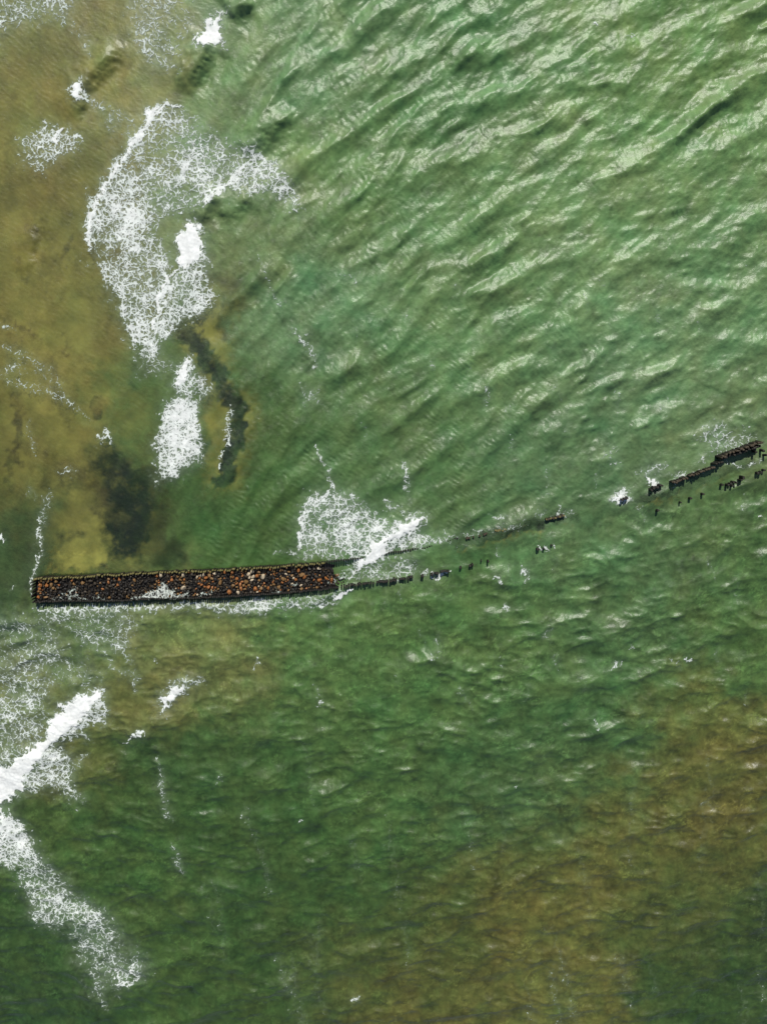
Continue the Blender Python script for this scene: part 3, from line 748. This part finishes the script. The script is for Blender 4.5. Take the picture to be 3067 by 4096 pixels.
for x, y in [(1236,708),(1250,700),(1272,698),(1292,690),(1305,688),(1335,684),(1352,676),(1368,672),(1382,674),(1398,668)]:
    pile(*z3(x, y), 'black', .6, .13, 'black pile in the foam ringed cluster of the lower row', 'pile cluster ringed with foam')
z4 = lambda x, y: (972+x*.2282, 1053+y*.2282)
pile(*z4(100,752), 'black', .6, .14, 'lone black pile with a white splash at its foot right of the foam ringed cluster')
pile(*z4(190,737), 'black', .6, .15, 'left pile of a dark pair standing in open water below the breaker'); pile(*z4(208,731), 'black', .6, .15, 'right pile of a dark pair standing in open water below the breaker')
pile(*z4(290,690), 'black', .4, .09, 'tiny lone pile tip just left of a taller lone pile in green water'); pile(*z4(357,700), 'black', .6, .14, 'lone black pile farthest right of the scattered stumps below the breaker')
pile(*z4(828,587), 'black', .6, .18, 'stout black pile with foam round it, leftmost of three in open water'); pile(*z4(880,572), 'black', .5, .15, 'middle one of three foam ringed piles in open water'); pile(*z4(952,545), 'black', .5, .15, 'rightmost of three foam ringed piles in open water')
for x, y in [(156,482),(168,478),(180,474)]: pile(*z4(x, y), 'brown', .24, .12, 'half sunken pile in the group of three right of the upper row', 'three half sunken piles')
pile(*z4(222,466), 'brown', .24, .12, 'lone half sunken pile between two small sunken groups of the upper row')
pile(*z4(280,455), 'brown', .24, .12, 'lone half sunken pile just left of a dark sunken bunch')
for x, y in [(320,445),(332,438),(345,440)]: pile(*z4(x, y), 'brown', .24, .13, 'pile in a dark sunken bunch left of the olive tipped row', 'dark sunken bunch of piles')
for x, y in [(432,411),(448,411),(464,407),(490,402),(506,396),(522,398),(540,393),(558,390)]:
    pile(*z4(x, y), 'algae', .30, .13, 'olive tipped pile in the short sunken row over dark water', 'olive tipped sunken row')
for x, y in [(618,377),(628,372)]: pile(*z4(x, y), 'brown', .26, .13, 'pile of a small half sunken pair in dark water', 'half sunken pair of piles')
for x, y in [(682,368),(692,362),(704,365)]: pile(*z4(x, y), 'brown', .26, .13, 'pile of a half sunken trio right of the olive tipped row', 'half sunken trio of piles')
for i in range(13):
    t = i/12; pile(*z4(908+t*168, 302-t*40), 'brown' if i % 3 else 'algae', .42, .13, 'leaning dark pile in the tight row between two stretches of open water', 'tight dark row in mid water')
z5 = lambda x, y: (1296+x*.2175, 891+y*.2175)
def zrow(a, b_, n, key, h, r, lab, grp, jit=3):
    for i in range(n):
        t = (i+.5)/n; pile(*z5(a[0]+(b_[0]-a[0])*t+prs.uniform(-jit, jit), a[1]+(b_[1]-a[1])*t+prs.uniform(-jit, jit)), key, h, r, lab, grp)
zrow((200,860),(280,838),4,'black',.9,.12,'black pile poking out of the leftmost round white wash','piles in the round white wash')
zrow((492,762),(608,715),8,'black',.8,.13,'black pile right under the second patch of white wash','piles under the second wash')
zrow((700,692),(855,645),11,'brown',1.0,.13,'brown pile at the low left end of the long right row','low left piles of the long right row')
zrow((865,632),(1125,540),18,'brown',1.05,.13,'brown leaning pile in the middle stretch of the long right row','middle piles of the long right row')
zrow((1115,512),(1195,488),6,'black',1.2,.15,'black pile in the short step of the long right row','step piles of the long right row')
zrow((1165,440),(1590,290),26,'brown',1.4,.14,'tall dark brown pile in the front rank near the right edge','front rank of tall piles at the right edge')
zrow((1180,458),(1575,325),20,'black',1.1,.15,None,None)
for x, y in [(1520,372),(1532,392),(1610,376),(1632,420)]: pile(*z5(x, y), 'black', .9, .15, 'broken black pile in the gap below the tall right rank', 'broken piles below the tall rank')
for x, y in [(1262,722),(1288,708),(1318,695),(1340,688),(1310,728)]: pile(*z5(x, y), 'black', .6, .14, 'fallen looking black pile in the loose lower cluster at right', 'loose lower cluster of piles at right')
pile(*z5(1210,722), 'black', .6, .14, 'lone stump just left of the loose lower pile cluster at right')
for x, y in [(1390,672),(1412,660)]: pile(*z5(x, y), 'black', .8, .14, 'black pile of the pair right of the loose lower cluster', 'pair right of the loose lower cluster')
pile(*z5(1408,635), 'black', .7, .13, 'lone pile just above the pair at the lower right row')
for x, y in [(1556,602),(1585,588),(1612,572)]: pile(*z5(x, y), 'black', .8, .15, 'black pile of the short trio at the right edge', 'trio of piles at the right edge')
pile(*z5(565,973), 'black', .5, .13, 'isolated pile tip farthest left in open water below the long right row')
pile(*z5(790,892), 'black', .5, .11, 'tiny pile tip second from left in open water below the long right row')
pile(*z5(890,852), 'black', .6, .14, 'isolated pile tip third from left in open water below the long right row')
pile(*z5(1015,812), 'black', .6, .15, 'isolated pile tip nearest the loose lower cluster at right')

# the closely packed rest of the two rows as one object
bm = bmesh.new()
for i, (x, y, h, r) in enumerate(REST): pile_bm(bm, i, x, y, h=h, r=r)
o = bpy.data.objects.new('timber_pile', mesh_of('timber_pile', bm, m_black)); C.objects.link(o)
tag(o, 'closely packed black piles of the lower side and the foam washed upper row', 'pile', kind='stuff')

# ---- stone fill
def stone_mat(name, a, b_):
    m, nt = new_mat(name); L = nt.links
    tc = N(nt, 'ShaderNodeTexCoord'); oi = N(nt, 'ShaderNodeObjectInfo')
    no = N(nt, 'ShaderNodeTexNoise', i_Scale=2.5, i_Detail=5.0, i_Roughness=.7, noise_dimensions='4D'); L.new(tc.outputs['Object'], no.inputs['Vector'])
    ml = N(nt, 'ShaderNodeMath', operation='MULTIPLY'); ml.inputs[1].default_value = 40; L.new(oi.outputs['Random'], ml.inputs[0]); L.new(ml.outputs[0], no.inputs['W'])
    mr = N(nt, 'ShaderNodeMapRange'); mr.inputs['From Min'].default_value = .3; mr.inputs['From Max'].default_value = .7; L.new(no.outputs[0], mr.inputs['Value'])
    mc = N(nt, 'ShaderNodeMix', data_type='RGBA'); mc.inputs['A'].default_value = a+(1,); mc.inputs['B'].default_value = b_+(1,); L.new(mr.outputs[0], mc.inputs['Factor'])
    b = N(nt, 'ShaderNodeBsdfPrincipled'); b.inputs['Roughness'].default_value = .6; L.new(mc.outputs['Result'], b.inputs['Base Color'])
    out = N(nt, 'ShaderNodeOutputMaterial'); L.new(b.outputs[0], out.inputs[0]); return m
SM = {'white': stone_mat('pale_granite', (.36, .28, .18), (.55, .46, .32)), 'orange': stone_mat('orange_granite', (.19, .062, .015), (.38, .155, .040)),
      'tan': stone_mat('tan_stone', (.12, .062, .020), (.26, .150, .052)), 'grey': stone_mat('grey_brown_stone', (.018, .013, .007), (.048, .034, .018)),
      'dark': stone_mat('wet_shaded_stone', (.005, .004, .003), (.014, .010, .006))}  # last one: wet stone, blackened to paint in shade of piles and gaps
def stone_verts(seed):
    rs = random.Random(seed); bm = bmesh.new(); bmesh.ops.create_icosphere(bm, subdivisions=2, radius=1.0)
    cuts = []
    for k in range(9):
        d = Vector((rs.gauss(0, 1), rs.gauss(0, 1), rs.gauss(0, 1))).normalized(); cuts.append((d, rs.uniform(.50, .88)))
    for v in bm.verts:
        for d, c in cuts:
            e = v.co.dot(d)-c
            if e > 0: v.co -= d*e*.9
    sx, sy, sz = rs.uniform(.85, 1.15), rs.uniform(.7, .95), rs.uniform(.6, .85)
    for v in bm.verts: v.co = Vector((v.co.x*sx, v.co.y*sy, v.co.z*sz))
    return bm
STV = {}
for k, mat in SM.items():
    STV[k] = []
    for s in range(7):
        STV[k].append(mesh_of('boulder', stone_verts(s*3+1), mat, False))
top_of = lambda x: np.interp(x, [p[0] for p in UP], [p[1] for p in UP])
bot_of = lambda x: np.interp(x, [p[0] for p in LOW]+[730, 760], [p[1] for p in LOW]+[1268, 1262])
srs = random.Random(12)
stones = []
def fits(p, r, k):
    return all((p.x-q[0].x)**2+(p.y-q[0].y)**2 > (k*(r+q[1]))**2 for q in stones)
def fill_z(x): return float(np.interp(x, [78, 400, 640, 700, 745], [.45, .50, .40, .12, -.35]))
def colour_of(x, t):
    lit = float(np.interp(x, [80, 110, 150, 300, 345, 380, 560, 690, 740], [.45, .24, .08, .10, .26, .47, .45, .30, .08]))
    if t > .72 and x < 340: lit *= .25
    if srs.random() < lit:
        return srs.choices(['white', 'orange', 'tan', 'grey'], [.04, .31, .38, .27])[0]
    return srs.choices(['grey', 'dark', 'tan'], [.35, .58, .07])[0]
SPECIAL = [ # hand placed: (V x, V y, radius, colour, label)
 (347,1242,.30,'white','pale pink boulder right against the upper piles in the dark left part of the fill'),
 (653,1242,.30,'tan','squarish tan boulder just under the upper piles near the middle right of the fill'),
 (688,1229,.26,'white','pale boulder touching the upper piles near the right end of the stones'),
 (543,1236,.32,'white','tallest pale boulder of the white cluster under the upper piles'),
 (537,1241,.26,'white','pale boulder at the left of the white cluster'),
 (546,1246,.28,'white','pale boulder in the middle of the white cluster'),
 (538,1247,.22,'white','flat pale boulder at the lower left of the white cluster'),
 (544,1253,.24,'white','pale boulder lowest in the white cluster'),
 (568,1246,.32,'white','cream boulder a little right of the white cluster'),
 (551,1273,.36,'orange','large bright orange boulder low in the middle of the fill'),
 (531,1257,.34,'tan','large tan boulder left of the bright orange one'),
 (495,1279,.30,'orange','orange boulder near the lower piles left of the middle'),
 (514,1281,.28,'white','cream boulder near the lower piles left of the bright orange one'),
 (613,1251,.34,'tan','upright brown boulder right of the white cluster'),
 (657,1247,.28,'orange','pale orange boulder beside the squarish tan one'),
 (690,1254,.28,'orange','orange brown boulder toward the right end of the stones'),
 (101,1265,.30,'orange','bright orange boulder at the far left end of the fill'),
 (102,1256,.26,'tan','tan boulder just above the bright orange one at the left end'),
 (112,1251,.22,'orange','small orange boulder tucked under the first upper piles'),
 (463,1240,.26,'white','cream boulder below the upper piles in the left middle of the fill'),
 (395,1241,.28,'white','white boulder below the upper piles where the lit stones begin'),
 (432,1244,.24,'white','small cream boulder in the upper left of the lit stones'),
]
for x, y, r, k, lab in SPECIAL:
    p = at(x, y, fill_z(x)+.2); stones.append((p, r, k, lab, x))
tries = 0
for r, n, kk in ((.32, 8, .9), (.26, 44, .88), (.225, 150, .88), (.18, 360, .88), (.14, 560, .88), (.105, 650, .86)):
    c = 0
    for _ in range(n*30):
        if c >= n: break
        x = srs.uniform(83, 742); t = srs.random()
        y = top_of(x)+3.5+(bot_of(x)-top_of(x)-8.5)*t
        if x > 690: 
            if t < (x-690)/52*.75: continue
        p = at(x, y, fill_z(x)+.1); rr_ = r*srs.uniform(.88, 1.15)
        if fits(p, rr_, kk):
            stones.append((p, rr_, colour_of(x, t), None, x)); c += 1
names = {'white': 'pale cream boulder', 'orange': 'orange granite boulder', 'tan': 'tan boulder', 'grey': 'dull grey brown boulder', 'dark': 'wet black boulder'}
def sect(x): return 0 if x < 345 else 1 if x < 560 else 2
secname = ['in the dark wet left part of the groyne', 'in the sunlit middle of the stone fill', 'in the right part of the stone fill toward the breaker']
vis = sorted(range(len(stones)), key=lambda i: -(stones[i][1]*(1.0 if stones[i][2] != 'dark' else .75)+(9 if stones[i][3] else 0)))
solo = set(vis[:298])
bulk = {k: bmesh.new() for k in SM}
for i, (p, r, k, lab, x) in enumerate(stones):
    rz = srs.uniform(0, 6.28); tl = (srs.uniform(-.5, .5), srs.uniform(-.5, .5))
    zc = fill_z(x)+srs.uniform(-.05, .12)
    if i in solo:
        o = bpy.data.objects.new('boulder', STV[k][i % 7]); C.objects.link(o)
        o.location = (p.x, p.y, zc); o.scale = (r*1.12,)*3; o.rotation_euler = (tl[0], tl[1], rz)
        if lab: tag(o, lab, 'boulder', 'boulders of the groyne fill')
        else: tag(o, names[k]+' '+secname[sect(x)], 'boulder', names[k]+'s '+secname[sect(x)])
    else:
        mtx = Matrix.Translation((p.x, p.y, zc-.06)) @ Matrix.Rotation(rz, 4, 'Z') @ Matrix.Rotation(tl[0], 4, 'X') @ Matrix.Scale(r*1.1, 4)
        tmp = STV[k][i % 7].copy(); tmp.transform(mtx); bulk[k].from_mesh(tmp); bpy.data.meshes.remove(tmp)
# one object for the small stones, with a wet rubble bed under them, blackened to paint the gap shade
bedbm = bmesh.new(); prev = None
for i in range(120):
    x = 80+i*(745-80)/119; row = []
    for j in range(9):
        t = j/8; y = top_of(x)+1+(bot_of(x)-top_of(x)-2)*t; q = at(x, y, 0)
        row.append(bedbm.verts.new((q.x, q.y, fill_z(x)-.12+srs.uniform(-.08, .05))))
    if prev:
        for j in range(8): bedbm.faces.new((prev[j], row[j], row[j+1], prev[j+1]))
    prev = row
me = bpy.data.meshes.new('small_stones'); order = ['dark', 'grey', 'tan', 'orange', 'white']
fin = bedbm
def absorb(bm_src, mi):
    tmp = bpy.data.meshes.new('tmp'); bm_src.to_mesh(tmp); n0 = len(fin.faces); fin.from_mesh(tmp); bpy.data.meshes.remove(tmp)
    fin.faces.ensure_lookup_table()
    for f in fin.faces[n0:]: f.material_index = mi
for mi, k in enumerate(order): absorb(bulk[k], mi); bulk[k].free()
fin.normal_update(); fin.to_mesh(me); fin.free()
for k in order: me.materials.append(SM[k])
o = bpy.data.objects.new('small_stones', me); C.objects.link(o)
tag(o, 'small wet stones and rubble filling the gaps between the boulders of the groyne', 'stones', kind='stuff')

# ---- foam thrown over the stones along the lower pile row
z1 = lambda x, y: (54+x*.2282, 1161+y*.2282)
z2 = lambda x, y: (432+x*.2282, 1161+y*.2282)
SPL = [
 ('white splash of foam over the wet stones near the left end of the groyne', [([z1(*q) for q in ((225,600),(230,575),(330,545),(345,510),(400,510),(440,465),(470,450),(515,490),(510,545),(600,570),(700,540),(750,560),(840,585),(840,600))], .50)]),
 ('tallest white splash climbing the stones over the lower pile row', [([z1(*q) for q in ((1000,585),(1010,560),(1100,545),(1170,505),(1240,490),(1300,420),(1340,430),(1370,490),(1420,490),(1435,540),(1500,530),(1540,495),(1550,560),(1440,580),(1180,590))], .72)]),
 ('small white splash on the stones left of the middle of the groyne', [([z2(*q) for q in ((-10,500),(60,510),(110,490),(140,505),(100,540),(60,565),(-10,570))], .55)]),
 ('thin white splash over the stones right of the bright orange boulder', [([z2(*q) for q in ((680,530),(690,500),(720,480),(770,500),(770,520),(850,520),(880,470),(860,430),(930,425),(930,445),(905,500),(880,530),(760,540))], .55)]),
 ('foam swirling over the last stones at the right end of the fill', [([z2(*q) for q in ((1190,440),(1230,380),(1290,350),(1330,310),(1400,280),(1480,250),(1640,215),(1650,240),(1560,260),(1480,330),(1420,400),(1320,400),(1260,440))], .50)]),
]
for lab, shapes in SPL:
    xs = [q[0] for s in shapes for q in s[0]]; ys = [q[1] for s in shapes for q in s[0]]
    nx_ = int((max(xs)-min(xs)+8)*1.0); ny_ = int((max(ys)-min(ys)+8)*1.6)
    uu, vv = np.meshgrid(np.linspace(min(xs)-4, max(xs)+4, nx_), np.linspace(min(ys)-4, max(ys)+4, ny_))
    dens = np.zeros_like(uu); rs = np.random.RandomState(len(lab))
    for pts, val in shapes: dens = np.maximum(dens, val*poly_val(pts, 7.0, uu+rs.uniform(-1.2, 1.2, uu.shape), vv+rs.uniform(-1, 1, uu.shape)))
    co = np.zeros(uu.shape+(3,))
    for a_ in range(ny_):
        for b__ in range(nx_):
            zc = max(fill_z(uu[a_, b__])+.27+rs.uniform(-.06, .12), .15)
            co[a_, b__] = at(uu[a_, b__], vv[a_, b__], zc)
    dd = dens[:-1, :-1] > .05
    o = grid_mesh('sea_foam', co, dd, m_foam, {'foam': dens}); tag(o, lab, 'foam', kind='stuff')
print('stones', len(stones), 'piles', sum(1 for o in bpy.data.objects if o.name.startswith('timber_pile')))
